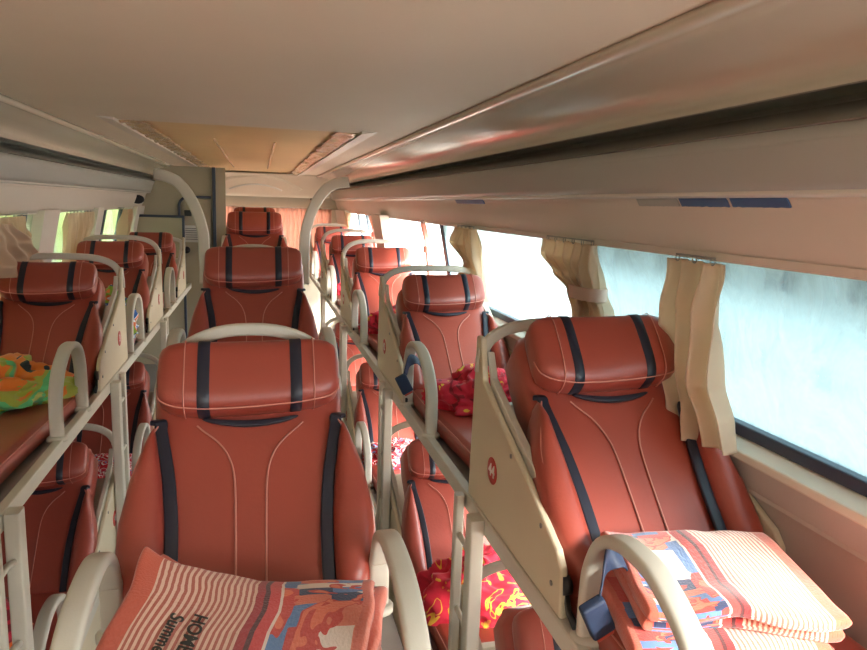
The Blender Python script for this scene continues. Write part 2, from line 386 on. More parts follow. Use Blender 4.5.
for side, y, w, m in ((1, 6.15, .46, 'cove'), (-1, 4.35, .3, 'cove'), (-1, 5.62, .2, 'cove'), (1, 9.4, 1.2, 'cove'), (-1, 8.6, 2.8, 'cove')):
    ti += 1; post(side, y, w, m, 'trim_%d' % ti, d=.09, inn=.09 if w == .46 else .05)
struct('window_%d' % (wi+1), MB().box(1.195, 1.2, Y0, Y1, H-1.46, H-1.06), 'clear_glass', smooth=False); wi += 1  # unseen lower glass strip, added to brighten the right lower berths
# rear wall
yr = Y1-.1
rw = MB(); rw.box(-1.36, -.55, yr, yr+.08, 0, zc).box(.95, 1.3, yr, yr+.08, 0, zc).box(-.55, .95, yr, yr+.08, 0, H-.72).box(-.55, .95, yr, yr+.08, H-.08, zc)
struct('wall_rear', rw, 'ceil', smooth=False)
g = MB(); g.box(-.55, .95, yr+.03, yr+.035, H-.72, H-.08); wi += 1; struct('window_%d' % wi, g, 'clear_glass', smooth=False)
# coved bulkhead sloping down from the ceiling to the rear window, with its arch moulding
b = MB()
def bulk(a, t):
    x = -1.1+2.1*a; return (x, 8.95+.85*t, H+.335-.27*(t**1.5)-.0*abs(x))
b.grid(bulk, 20, 12); struct('trim_rear_bulkhead', b, 'ceil', solid=.01)
def on_bulk(x, z):
    return (x, 8.95+.85*(max(0, .335-z)/.27)**(1/1.5)-.01, H+z)
arch = smooth_path([on_bulk(x, z) for x, z in ((-.60, .17), (-.50, .215), (-.36, .275), (-.2, .305), (-.03, .315), (.14, .305), (.30, .275), (.44, .215), (.54, .17))])
struct('trim_rear_arch', MB().sweep(arch, rrect(.03, .014, .01), up=(0, 1, 1)), 'ceil')
arch2 = smooth_path([on_bulk(x, z) for x, z in ((-.36, .15), (-.26, .185), (-.14, .21), (-.03, .218), (.08, .21), (.2, .185), (.30, .15))])
struct('trim_rear_inner_arch', MB().sweep(arch2, rrect(.014, .012, .006), up=(0, 1, 1)), 'white')
# front of the coach behind the camera: dash wall and windscreen, narrowed to a slit to dim frontal light
fw = MB(); fw.box(-1.36, 1.3, Y0-.06, Y0, 0, H-.22).box(-1.36, 1.3, Y0-.06, Y0, H+.05, zc+.08).box(-1.36, -1.2, Y0-.06, Y0, 0, zc).box(1.14, 1.3, Y0-.06, Y0, 0, zc)
struct('wall_front', fw, 'wall', smooth=False)
g = MB(); g.box(-1.2, 1.14, Y0-.04, Y0-.035, H-.22, H+.05); wi += 1; struct('window_%d' % wi, g, 'clear_glass', smooth=False)

# ------------------------------------------------------------------ ceiling panel in its recess
cp = empty('ceiling_panel', ((hx0+hx1)/2, hy0, zc), 'long yellow film covered ceiling panel recessed along the middle of the ceiling', 'ceiling panel')
def L(o, par):   # mesh given in world coordinates, parent placed at its own location
    o.parent = par; o.matrix_parent_inverse = Matrix.Translation(-par.location); return o
pb = MB(); pb.box(hx0+.002, hx1-.002, hy0+.002, hy1-.002, zc+.018, zc+.028); L(pb.build('board', 'yellow', smooth=False), cp)
for xx in (-.25, .10):
    L(MB().box(xx-.006, xx+.006, hy0+1.0, hy1-1.2, zc+.012, zc+.018).build('joint_strip', 'film', smooth=False), cp)
for sgn, x in ((-1, hx0), (1, hx1)):
    rnd = random.Random(5+sgn)
    def ruff(a, t, x=x, sgn=sgn):
        y = hy0+.02+(hy1-hy0-.04)*t; w = .10+.025*noise.noise(Vector((y*4, sgn, 0)))
        return (x-sgn*a*w, y, zc+.006+.012*noise.noise(Vector((a*3, y*9, sgn)))-.008*(1-a))
    L(tag(MB().grid(ruff, 6, 160).build('loose_film_edge', 'film', solid=.001), 'crinkled loose film along the panel edge'), cp)
    q = MB(); q.poly([(x, hy0-.1, zc-.012), (x+sgn*.075, hy0-.1, zc-.0), (x+sgn*.075, hy0-.1, zc+.001), (x, hy0-.1, zc+.001)], (0, hy1-hy0+.1, 0), 1)
    L(q.build('frame_strip', 'cove', smooth=False), cp)

# ------------------------------------------------------------------ curved poles
for s_ in (-1, 1):
    x0 = -.035
    dx = [(.90, .215), (.80, .20), (.715, .165), (.665, .12), (.61, .05), (.55, -.06), (.505, -.19), (.475, -.34), (.468, -.6), (.468, -.80)]
    path = smooth_path([(x0+s_*a, 7.0, H+z) for a, z in dx], 6)
    o = MB().sweep(path, rrect(.052, .018, .014), up=(0, 1, 0)).build('grab_pole', 'grey')
    o2 = o
    tag(o, ('curved flat grey pole rising to the left duct before the cabin door' if s_ < 0 else 'curved flat grey pole rising to the right duct before the pink curtain'), 'pole', 'curved poles at the rear of the coach')

# ================================================================== BUNK PLATFORMS
def platform(name, x0, x1, y0, y1, z, aisle, label, group=None):
    t = empty(name, ((x0+x1)/2, (y0+y1)/2, z), label, 'bunk platform', group)
    L(MB().box(x0+(.031 if aisle[0] < 0 else .0), x1-(.031 if aisle[0] > 0 else .0), y0, y1, z-.049, z-.025).build('deck', 'steel', smooth=False), t)
    for a in aisle:
        xe = x0 if a < 0 else x1
        L(tag(MB().box(min(xe, xe-a*.03), max(xe, xe-a*.03), y0, y1, z-.05, z+.0).build('edge_rail', 'grey', smooth=False, bevel=.004), 'beige edge rail facing the aisle'), t)
        L(MB().box(min(xe-a*.03, xe-a*.05), max(xe-a*.03, xe-a*.05), y0, y1, z-.025, z-.012).build('inner_lip', 'steel', smooth=False), t)
    return t
zU, zUL, zL = H-.825, H-.825, H-1.62
platform('upper_bunk_platform', .585, 1.13, -.4, 8.9, zU, (-1,), 'long upper bunk platform with beige edge rail under the right window berths', 'bunk platforms')
platform('upper_bunk_platform', -1.22, -.655, -.4, 7.3, zUL, (1,), 'long upper bunk platform with grey edge rail under the left berths', 'bunk platforms')
for (x0, x1, y1, a, lab) in ((.585, 1.13, 8.9, -1, 'long low bunk platform on the floor under the right lower berths'), (-1.22, -.655, 7.3, 1, 'long low bunk platform on the floor under the left lower berths')):
    t = platform('lower_bunk_platform', x0, x1, -.4, y1, zL, (a,), lab, 'bunk platforms')
    L(MB().box(x0+.03, x1-.02, -.38, y1-.02, .0, zL-.05).build('plinth', 'panel', smooth=False), t)

def ladder(x, ya, yb, zt, label):
    t = empty('bunk_ladder', (x, (ya+yb)/2, 0), label, 'ladder', 'bunk ladders beside the aisles')
    for y, w in ((ya, .026), (yb, .017)):
        L(MB().sweep([(x, y, 0), (x, y, zt)], rrect(w, w*.75, .006), up=(1, 0, 0)).build('side_rail', 'grey', smooth=True, angle=radians(40)), t)
    z = zt-.12; 
    while z > .1:
        L(MB().tube([(x, ya, z-.02), (x, (ya+yb)/2, z), (x, yb, z+.0)], .009).build('rung', 'grey'), t); z -= .235
    return t
XRL, XLL = .566, -.636
for ya, yb, n_ in ((1.70, 1.86, 'beige ladder nearest the camera on the right, before the red bundle'), (3.05, 3.2, 'beige ladder on the right beside the second lower headrest'),
                   (4.75, 4.9, 'third beige ladder along the right aisle, beside the blue and red bundle'), (6.35, 6.5, 'farthest beige ladder of the right aisle')):
    ladder(XRL, ya, yb, zU-.004, n_)
for ya, yb, n_ in ((1.95, 1.80, 'grey ladder nearest the camera at the left edge of the photo'), (3.33, 3.50, 'grey ladder on the left beside the dark lower seat'), (5.0, 5.15, 'farthest grey ladder along the left aisle')):
    ladder(XLL, ya, yb, zU-.004, n_)

# ================================================================== BERTHS
def berth(name, label, group, x, y, zr, ang=51, rxo=.022, aisle=(-1,), k=1.0, Lb=.655, box_=True, hoop=True, rail_hw=.263, rail_z=.03, badge=None, mlen=1.2, arm=(-.03, -.45), armx=None, L2=True, belt=None, hr=None, armh=.245):
    root = empty(name, (x, y, H+zr), label, 'sleeper seat', group)
    a = radians(ang); D = Vector((0, cos(a), sin(a))); N = Vector((0, -sin(a), cos(a)))
    T = Matrix(((k, 0, 0, 0), (0, D.y, N.y, 0), (0, D.z, N.z, 0), (0, 0, 0, 1)))      # (u, v, n) -> local
    s = Lb/.655
    wtab = [(0, .20), (.04, .225), (.12, .242), (.22, .24), (.32, .222), (.42, .207), (.52, .212), (.60, .208), (.64, .18)]
    rings = []
    K = 40
    for v in [0, .01, .03, .06, .1, .15, .2, .25, .3, .35, .39, .43, .48, .53, .57, .6, .62, .635, .645]:
        w = interp(wtab, v); th = .064+.022*max(0, min(1, (v-.33)/.1))
        lean = -.003-th
        if v < .03: e_ = v/.03; th *= .55+.45*sqrt(max(0, 1-(1-e_)**2)); w *= .94+.06*e_
        if v > .6: e_ = min(1, (v-.6)/.045); q_ = sqrt(max(0.0, 1-e_*e_)); th *= .35+.65*q_
        # front face slightly dished between the wings
        rg = []
        for i in range(K):
            p = sup(2*pi*i/K+.0001, w, th, 5)
            dish = -.010*max(0, 1-(p[0]/(w*.8))**2)*(1 if p[1] > 0 else 0)*min(1, v/.1)*max(0, min(1, (.5-v)/.1))
            rg.append((p[0], v*s, lean+p[1]+dish))
        rings.append(rg)
    back = MB().loft(rings).build('backrest', 'leather', root, T=T)
    # seams
    for sg in (-1, 1):
        pth = smooth_path([(sg*.115, .43*s, .0), (sg*.10, .415*s, -.002), (sg*.068, .385*s, -.005), (sg*.045, .345*s, -.007), (sg*.034, .29*s, -.008), (sg*.031, .18*s, -.008), (sg*.030, .06*s, -.006), (sg*.030, .01*s, -.004)], 6)
        MB().tube(pth, .0021, 6).build('seam', 'thread', back, T=T)
    # side wings with a piped edge
    for sg in (-1, 1):
        inn = [(0, .166), (.1, .165), (.2, .168), (.3, .178), (.38, .192), (.43, .200)]
        outt = [(0, .226), (.05, .246), (.12, .262), (.2, .262), (.28, .250), (.35, .232), (.40, .215), (.43, .204)]
        rings = []
        for v in [.004, .012, .03, .06, .1, .15, .2, .25, .3, .34, .38, .405, .42, .43]:
            i_, o_ = interp(inn, v), interp(outt, v); c_ = (i_+o_)/2; h_ = max(.001, (o_-i_)/2)
            f_ = min(1, (v+.004)/.03)**.5*min(1, (.437-v)/.06)**.5
            rings.append([(sg*(c_+p[0]), v*s, -.028+.0*f_+p[1]) for p in (sup(2*pi*j/24, h_, .014+.054*f_, 2.6) for j in range(24))])
        w_ = MB().loft(rings).build('side_wing', 'leather', root, T=T)
        pth = smooth_path([(sg*(interp(outt, v)-.010-.008*(v < .3)), v*s, .0+.024*min(1, (.437-v)/.08)**.5) for v in (.02, .08, .15, .22, .3, .36, .41, .43)], 5)
        MB().tube(pth, .0022, 6).build('piping', 'thread', w_, T=T)
        pth = smooth_path([(sg*(interp(inn, v)-.010), v*s, .003) for v in (.012, .06, .12, .2, .3, .38, .42, .438)]+[(sg*.205, .446*s, -.006)], 5)
        MB().sweep(pth, rrect(.006, .0135, .004), up=(1, 0, 0)).build('dark_stripe', 'navy', back, T=T)
    # navy crescent under the headrest
    cr = smooth_path([(u_, (.446-.016*(1-(u_/.105)**2))*s, .001) for u_ in (-.105, -.07, -.03, 0, .03, .07, .105)], 4)
    nn = len(cr); MB().sweep(cr, rrect(.008, .006, .003), up=(0, 0, 1), scale=[max(.15, sqrt(max(0, 1-(2*i/(nn-1)-1)**2))) for i in range(nn)]).build('dark_trim', 'navy', back, T=T)
    # headrest pillow
    hw = .199 if hr is None else hr; vc, av, bn, nc = .548, .085, .047, .030
    def hring(u_, grow=0.0, ee=3.4):
        q = abs(u_)/hw; e_ = max(0.0, 1-q**7)**(1/3.2) if q < 1 else 0; e_ = .30+.70*e_
        bol = 1+.10*min(1, max(0, (abs(u_)-.10)/.03))*(1 if q < .98 else .6)
        out = []
        for j in range(32):
            p = sup(2*pi*j/32+.001, (av*e_+grow), (bn*e_*bol+grow), ee)
            sag = -.012*(1-q*q) + .006*math.sin(u_*9)
            out.append((u_, (vc+p[0]+sag*(1 if p[0] < 0 else .4))*s, nc+p[1]+.010*(p[0]/av)))
        return out
    us = [-hw, -hw*.985, -hw*.95, -hw*.88, -.155, -.135, -.11, -.08, -.04, 0, .04, .08, .11, .135, .155, hw*.88, hw*.95, hw*.985, hw]
    head = MB().loft([hring(q) for q in us]).build('headrest', 'leather', root, T=T)
    for sg in (-1, 1):
        MB().loft([hring(sg*q, .002 if q not in (.085, .115) else -.003) for q in (.085, .088, .100, .112, .115)]).build('dark_strap', 'navy', head, T=T)
        sm = hring(sg*.140, .0025); MB().tube(sm, .0015, 5, closed=True, up=(1, 0, 0)).build('seam', 'thread', head, T=T)
    lo = [hring(q, .001) for q in us]; 
    edge = [Vector(rg[14]) for rg in lo]; MB().tube(smooth_path(edge, 2), .002, 6).build('piping', 'thread', head, T=T)
    # mattress
    rings = []
    for t in (.075, .07, .05, .0, -.1, -.25, -.45, -.7, -.95, -mlen+.08, -mlen+.03, -mlen+.01, -mlen):
        e_ = 1.0
        if t > .03: e_ = .8+.2*(.075-t)/.045
        if t < -mlen+.06: e_ = .75+.25*min(1, (t+mlen)/.05)
        w = (.232 if t > -.3 else .232-.03*min(1, (-.3-t)/.5))*k
        rg = []
        for j in range(48):
            p = sup(2*pi*j/48+.0001, w*(.97+.03*e_), .036*e_, 5)
            z_ = p[1]-.036
            if p[1] > 0: z_ += .014*max(0, (abs(p[0])/w-.62)/.38)*(1 if abs(p[0])/w < .93 else .5) - .006*max(0, 1-(p[0]/(w*.6))**2)
            rg.append((p[0], t, z_+.012))
        rings.append(rg)
    mt = MB().loft(rings).build('mattress', 'leather', root)
    for sg in (-1, 1):
        MB().tube(smooth_path([(sg*(.222*k), .02, .006), (sg*.222*k, -.3, .006), (sg*.205*k, -.65, .006), (sg*.192*k, -mlen+.06, .006)], 6), .0025, 6).build('piping', 'thread', mt)
    rx = .232*k+rxo
    if box_:   # moulded side panels that carry the backrest and box in the feet of the traveller behind
        rp_ = rx if rxo > 0 else .17
        for sg in (-1, 1):
            sc = s*sin(a)/sin(radians(51)); yc = s*cos(a)/cos(radians(51))
            q_ = 1 if rxo > 0 else .8; pts = [(.0, -.035), (.012, .07), (.04, .10), (.22*q_, .18), (.42*q_, .26), (.56*q_, .325), (.595*q_, .44), (.635*q_, .44), (.655*q_, -.035)]
            if rxo < 0: pts = [(.12, -.035), (.14, .03), (.30, .14), (.47, .20), (.50, -.035)]
            p = MB().poly([(sg*rp_, yy, zz) for yy, zz in pts], (sg*.018, 0, 0), 0).build('side_panel', 'panel', root, smooth=False, bevel=.006, seg=3)
            if rxo > 0: MB().poly([(sg*(rx-.022), yy, zz) for yy, zz in ((.16, .155), (.22*q_, .20), (.42*q_, .28), (.55*q_, .335), (.59*q_, .40), (.60*q_, .40), (.55*q_, .30), (.42*q_, .24), (.22*q_, .16), (.16, .14))], (sg*.02, 0, 0), 0).build('edge_plate', 'grey', p, smooth=False, bevel=.003)
            for yy, zz in () if rxo < 0 else ((.05, .02), (.32*q_, .20), (.12, .115)):
                MB().loft([[(sg*(rx+.018+d_), yy+rr*cos(2*pi*j/12), zz+rr*sin(2*pi*j/12)) for j in range(12)] for d_, rr in ((0, .006), (.002, .006), (.003, .003))]).build('screw', 'steel', p)
            if badge and sg in badge[1]:
                bd = MB(); yy, zz = .45*q_, .112; R_ = .036
                bd.loft([[(sg*(rx+.018+d_), yy+rr*cos(2*pi*j/32), zz+rr*sin(2*pi*j/32)) for j in range(32)] for d_, rr in ((0, R_), (.0015, R_), (.002, R_-.001))])
                bo = bd.build('number_badge', 'red', p)
                if badge[0]:
                    text(badge[0], .046, bo, Matrix.Translation((sg*(rx+.0205), yy, zz)) @ (Matrix(((0, 0, -1, 0), (-1, 0, 0, 0), (0, 1, 0, 0), (0, 0, 0, 1))) if sg < 0 else Matrix(((0, 0, 1, 0), (1, 0, 0, 0), (0, 1, 0, 0), (0, 0, 0, 1)))), 'digit', 'number')
        MB().poly([(-rp_, .05, .02), (-rp_, .58*q_, .25), (-rp_, .61*q_, .25), (-rp_, .09, .0)] if rxo > 0 else [(-rp_, .14, .02), (-rp_, .46, .18), (-rp_, .48, .18), (-rp_, .17, .0)], (2*rp_, 0, 0), 0).build('foot_box_cover', 'grey', root, smooth=False, bevel=.004)
    # head rail arching behind the pillow
    if rail_hw:
        yy = .615 if rxo > 0 else .64*s*cos(a)+.02; zt = .64*s*sin(a)+rail_z; zb = .34; path = []
        for i in range(29):
            t = pi*i/28; p = sup(t, (rx+.009) if rail_hw > .25 else rail_hw*k, zt-zb, 3.4 if rail_hw > .25 else 2.3); path.append((-p[0], yy-.02*sin(t), zb+p[1]))
        MB().sweep(path, rrect(.016, .011, .008), up=(0, 1, 0)).build('head_rail', 'grey', root)
    # arm hoop(s) on the aisle side
    if hoop:
        for sg in aisle:
            hx = sg*(rx+.0) if armx is None else sg*armx; f0, n0 = arm; dn = f0-n0; hh = armh
            pts = [(f0, -.045), (f0, .06), (f0-.008, hh-.10), (f0-.045, hh-.035), (f0-.11, hh-.004), (f0-.19, hh), (f0-.27*dn/.42, hh-.014), (f0-.35*dn/.42, hh-.055), (n0+.012, hh-.12), (n0, hh-.19), (n0, -.045)]
            MB().sweep(smooth_path([(hx, p[0], p[1]) for p in pts], 6), rrect(.0125, .0225, .010), up=(1, 0, 0)).build('arm_hoop', 'grey', root)
            for q_ in (f0, n0): MB().loft([[(hx+rr*cos(2*pi*j/14), q_+rr*sin(2*pi*j/14), z_) for j in range(14)] for z_, rr in ((-.045, .034), (-.034, .034), (-.028, .026))]).build('hoop_foot', 'grey', root)
            # recliner handle and belt at the hinge
            hg = MB(); hg.tube([(sg*(rx-.004), .012, .035), (sg*(rx+.012), .012, .035)], .02, 14); hg.sweep([(sg*(rx-.0), .02, .02), (sg*(rx+.006), -.015, -.01), (sg*(rx+.008), -.05, -.02)], rrect(.008, .005, .003), up=(1, 0, 0))
            hg.build('hinge_knob', 'black', root)
    return root

def text(s, size, parent, T, m, name, extr=.0006, subdiv=False, shear=.0):
    cu = bpy.data.curves.new(name, 'FONT'); cu.body = s; cu.size = size; cu.align_x = 'CENTER'; cu.align_y = 'CENTER'; cu.extrude = extr; cu.shear = shear; cu.offset = size*.025
    tmp = bpy.data.objects.new(name+'_src', cu); C.objects.link(tmp)
    dg = bpy.context.evaluated_depsgraph_get(); me = bpy.data.meshes.new_from_object(tmp.evaluated_get(dg))
    bpy.data.objects.remove(tmp)
    me.transform(T); me.materials.clear(); me.materials.append(M[m])
    o = bpy.data.objects.new(name, me); C.objects.link(o)
    if parent: o.parent = parent
    return o

GU, GL, GC = 'upper berths along the right windows', 'upper berths along the left windows', 'upper berths of the middle row'
xr = .862
berth('sleeper_seat', 'large red leather berth nearest the right window, with the folded striped blanket and 44 badge', GU, xr, 1.20, -.79, 43.5, Lb=.72, rail_z=-.005, badge=('44', (-1,)), armh=.218, armx=.240, arm=(-.06, -.44))
berth('sleeper_seat', 'second red leather berth from the front on the right, holding a crumpled scarlet blanket', GU, xr, 2.84, -.79, 42, badge=('42', (-1,)), rail_z=.055)
berth('sleeper_seat', 'third red leather berth along the right windows, under a tall arched head rail', GU, xr, 4.55, -.79, 45.5, badge=('40', (-1,)), rail_z=.07)
berth('sleeper_seat', 'fourth berth along the right windows, small, with a pink bundle by its hoop', GU, xr, 6.3, -.79, 46, badge=('38', (-1,)), rail_z=.075)
berth('sleeper_seat', 'farthest small red berth at the rear right beside the pink curtain', GU, xr, 8.15, -.79, 49, badge=(None, (-1,)), rail_z=.05, mlen=1.0)
xl = -.932
berth('sleeper_seat', 'dark maroon berth nearest on the left, with the green and orange blanket', GL, xl, 3.14, -.79, 44, aisle=(1,), badge=('3', (1,)), rail_z=.05, arm=(-.24, -.60))
berth('sleeper_seat', 'second dark maroon berth on the left, with a blue and white bundle', GL, xl, 4.55, -.79, 47, aisle=(1,), badge=('5', (1,)), rail_z=.05, arm=(-.24, -.60))
berth('sleeper_seat', 'farthest dark maroon berth on the left before the cabin partition', GL, xl, 6.18, -.79, 45, aisle=(1,), badge=(None, (1,)), rail_z=None or -.02, arm=(-.24, -.60))
berth('sleeper_seat', 'big red leather berth in the centre foreground with a striped blanket', GC, -.022, 1.40, -.85, 50, aisle=(-1, 1), k=1.07, Lb=.64, rail_hw=.205, rail_z=.05, arm=(.02, -.42), armx=.275, armh=.185, rxo=-.035)
berth('sleeper_seat', 'second red berth of the middle row, directly behind the big central one', GC, -.022, 2.96, -.75, 54, rxo=-.03, armx=.285, aisle=(-1, 1), k=1.07, rail_hw=.20, rail_z=.02)
berth('sleeper_seat', 'small dark red berth third in the middle row, before the rear one', GC, -.03, 5.55, -.62, 52, rxo=-.03, armx=.285, aisle=(-1, 1), k=1.07, rail_hw=.20, rail_z=.0)
berth('sleeper_seat', 'rearmost dark red berth of the middle row, seen above the third one', GC, -.04, 7.35, -.60, 52, rxo=-.03, armx=.285, aisle=(-1, 1), k=1.07, rail_hw=.20, rail_z=.0, mlen=.9)
GRL, GLL = 'lower berths on the right', 'lower berths on the left'
berth('sleeper_seat', 'lower right berth at the bottom edge, only its headrest showing below the rail', GRL, xr, 1.27, -1.585, 50, badge=None, hoop=False)
berth('sleeper_seat', 'lower right berth behind the ladder, holding the big red and yellow bundle', GRL, xr, 2.68, -1.585, 50, badge=('43', (-1,)), hoop=False)
berth('sleeper_seat', 'second lower right berth visible between the ladders, with a red and blue bundle', GRL, xr, 4.30, -1.585, 50, badge=('41', (-1,)))
berth('sleeper_seat', 'third lower right berth seen small beyond the second ladder', GRL, xr, 5.95, -1.585, 50, badge=(None, (-1,)))
berth('sleeper_seat', 'dark lower left berth behind the nearest ladder, with the red and orange bundle', GLL, xl, 2.85, -1.585, 50, aisle=(1,), badge=('4', (1,)), arm=(-.35, -.72))
berth('sleeper_seat', 'dark lower left berth beyond the second ladder, with a red and white bundle', GLL, xl, 4.45, -1.585, 50, aisle=(1,), badge=(None, (1,)))

# frames carrying the middle row
for (y, z, lab) in ((1.40, -.85, 'grey frame under the big central berth'), (2.96, -.75, 'grey frame under the second berth of the middle row'),
                    (5.55, -.62, 'grey frame under the third berth of the middle row'), (7.35, -.60, 'grey frame under the rearmost berth of the middle row')):
    zz = H+z-.062; x0, x1 = -.33, .286; ya, yb = y-(1.1 if y < 7 else .95), y+.42
    t = empty('bunk_stand', (-.022, y, 0), lab, 'bunk frame', 'frames of the middle row')
    L(MB().box(x0, x1, ya, yb, zz-.03, zz).build('deck', 'steel', smooth=False), t)
    for xx in (x0, x1-.025):
        L(MB().box(xx, xx+.025, ya, yb, zz-.055, zz-.03).build('edge_rail', 'grey', smooth=False, bevel=.003), t)
        for yy in (ya+.02, yb-.05):
            L(MB().box(xx, xx+.025, yy, yy+.03, 0, zz-.055).build('leg', 'grey', smooth=False, bevel=.003), t)

# ================================================================== BLANKETS
def fold_noise(x, y, s): return noise.noise(Vector((x*7+s, y*7, s*1.7)))*.6+noise.noise(Vector((x*16+s, y*15, s*2.1)))*.25
def folded(name, label, loc, rz, LX, LY, layers, seed, flip=False, peak=0, group=None, skew=0.0, slope=0.0):
    root_parts = MB(); tz = 0; topfn = None
    for li in range(layers):
        last = li == layers-1; th = .020 if not last else .017; nx, K = 90, 64
        ox, oy = (.014*sin(li*2.3+seed), .018*cos(li*1.9+seed)); sx = 1-.015*li
        zc_ = tz+th; tz += th*1.75
        rings = []
        def zoff(x, y, li=li):
            return .013*fold_noise(x, y, seed+li*.15)*(1+.3*li)
        def hfn(x, y, zc_=zc_, zoff=zoff):
            pk = peak*max(0, (1-(x/LX+.5)*2.1))*max(0, y/LY+.45)**1.3
            return zc_+zoff(x, y)+pk+slope*y
        for i in range(nx+1):
            t = i/nx; x = (t-.5)*LX*sx; en = min(1, min(t, 1-t)/.03); en = .35+.65*sqrt(max(0, 1-(1-en)**2))
            wob = .018*noise.noise(Vector((x*9, seed, li)))
            rg = []
            for j in range(K):
                p = sup(2*pi*j/K, LY/2+wob, th*en, 4.5)
                yy = p[0]+oy; xx = x+ox+skew*yy+.016*noise.noise(Vector((yy*8, seed+li, 3)))*(1 if .1 < t < .9 else 1)
                rg.append((xx, yy, hfn(xx-skew*yy, yy)+p[1]))
            rings.append(rg)
        def uvf(i, q, nx=nx, K=K, li=li):
            U_ = i/nx; a_ = 2*pi*q/K; V_ = (cos(a_)*.5+.5)+(0 if sin(a_) > 0 else .37)
            return ((1-U_) if flip else U_, V_+li*.31)
        root_parts.loft(rings, uv=uvf)
        topfn = (lambda x, y, h=hfn, th=th: h(x-skew*y, y)+th)
    o = root_parts.build(name, 'fleece'); o.location = loc; o.rotation_euler = (0, 0, rz); tag(o, label, 'blanket', group)
    return o, topfn
b1, _ = folded('folded_blanket', 'folded striped terracotta and blue blanket stack on the right window berth', (.825, 1.06, H-.785), radians(-14), .36, .30, 4, 2.3, flip=True)
b2, top2 = folded('folded_blanket', 'striped terracotta blanket with dark lettering spread on the central berth', (-.03, 1.17, H-.85), radians(-6), .46, .36, 3, 5.1, peak=.10, skew=.12)
# lettering printed on the central blanket, laid onto its surface
for s_, cx_, cy_, sz in (('HOME', -.085, -.02, .036), ('Summer', -.125, -.03, .034)):
    T = Matrix.Translation((cx_, cy_, 0)) @ Matrix.Rotation(radians(-97), 4, 'Z')
    me_o = text(s_, sz, b2, T, 'ink', 'printed_lettering', extr=.0, shear=.25)
    bm = bmesh.new(); bm.from_mesh(me_o.data)
    bmesh.ops.triangulate(bm, faces=bm.faces[:]); bmesh.ops.subdivide_edges(bm, edges=[e for e in bm.edges if e.calc_length() > .006], cuts=3, use_grid_fill=True)
    for v in bm.verts: v.co.z = top2(v.co.x, v.co.y)+.0035
    bm.to_mesh(me_o.data); bm.free()

def bundle(label, loc, size, rz, m, seed, group='crumpled blankets on the berths', n1=3.2):
    mb = MB(); rings = []; nx, K = 64, 96
    for i in range(1, nx):
        ph = pi*i/nx; rg = []
        for j in range(K):
            th = 2*pi*j/K; d = Vector((sin(ph)*cos(th), sin(ph)*sin(th), cos(ph)))
            q = d*n1*.6+Vector((seed, seed*.7, 0))
            fold = 1-abs(noise.noise(q+Vector((noise.noise(q*1.3), noise.noise(q*1.1+Vector((5, 0, 0))), 0))*.8))*2.2
            fold2 = 1-abs(noise.noise(q*2.3+Vector((9, 3, 1))))*2
            rad = .80+.22*fold+.10*fold2+.22*noise.noise(q*.8)
            p = Vector((d.x*size[0]*rad, d.y*size[1]*rad, max(-.25, d.z)*size[2]*rad*1.15+size[2]*.22))
            p.z = max(0.002+.002*noise.noise(d*5), p.z)
            rg.append(p)
        rings.append(rg)
    o = mb.loft(rings).build('crumpled_blanket', m); o.location = loc; o.rotation_euler = (0, 0, rz)
    return tag(o, label, 'blanket', group)
zmU, zmL = H-.79+.008, H-1.585+.008
bundle('scarlet blanket crumpled on the second right berth behind its arm hoop', (.855, 2.58, zmU), (.21, .16, .11), .1, 'scarlet', 1.2)
bundle('bright pink and orange blanket crumpled on the third right berth', (.82, 4.22, zmU), (.20, .17, .12), .2, 'scarlet', 3.4)
bundle('pink blanket bundle on the fourth right berth, smallest and farthest', (.78, 6.05, zmU), (.14, .13, .10), .4, 'scarlet', 5.4)
bundle('big red and yellow blanket bundle on the lower right berth behind the ladder', (.84, 2.46, zmL), (.245, .17, .17), -.1, 'scarlet_yellow', 7.7)
bundle('red, white and blue blanket bundle on the far lower right berth', (.80, 4.1, zmL), (.18, .14, .10), 0, 'redwhite', 2.9)
bundle('green, orange and olive blanket on the nearest left berth', (-.97, 2.90, zmU), (.25, .22, .12), .1, 'parrot', 4.4)
bundle('blue, orange and green blanket bundle on the second left berth', (-.87, 4.16, zmU), (.19, .15, .20), .0, 'blueprint', 6.1)
bundle('red and orange blanket bundle on the dark lower left berth', (-.98, 2.45, zmL), (.20, .17, .15), .3, 'ember', 8.8)
bundle('red and white blanket on the lower left berth beyond the second ladder', (-.86, 4.15, zmL), (.20, .14, .08), .3, 'redwhite', 9.9)

# ================================================================== SEAT BELTS
def belt(label, x, y, z, sc=1.0):
    t = empty('seat_belt', (x, y, z), label, 'seat belt', 'seat belt buckles hanging by the arm hoops')
    MB().sweep(smooth_path([(.05, .04, -.02), (.02, .015, .03), (-.008, .0, .045), (-.03, -.015, .03), (-.045, -.03, -.01)], 6), rrect(.022*sc, .0022, .002), up=(1, -.3, .5)).build('webbing', 'webbing', t)
    R = Matrix.Rotation(radians(-28), 4, 'Y') @ Matrix.Rotation(radians(12), 4, 'X')
    TT = Matrix.Translation((-.05, -.035, -.05)) @ R
    MB().box(-.024*sc, .024*sc, -.011, .011, -.042, .042).build('buckle', 'webbing', t, T=TT, bevel=.006, smooth=False, seg=3)
    MB().box(-.018*sc, .018*sc, -.009, .009, -.050, -.040).build('release_button', 'btn', t, T=TT, bevel=.003, smooth=False)
    return t
belt('dark blue belt buckle with red button hanging over the nearest right arm hoop', .632, 1.07, H-.665)
belt('dark blue belt buckle with red button beside the hoop of the second right berth', .615, 2.72, H-.66)

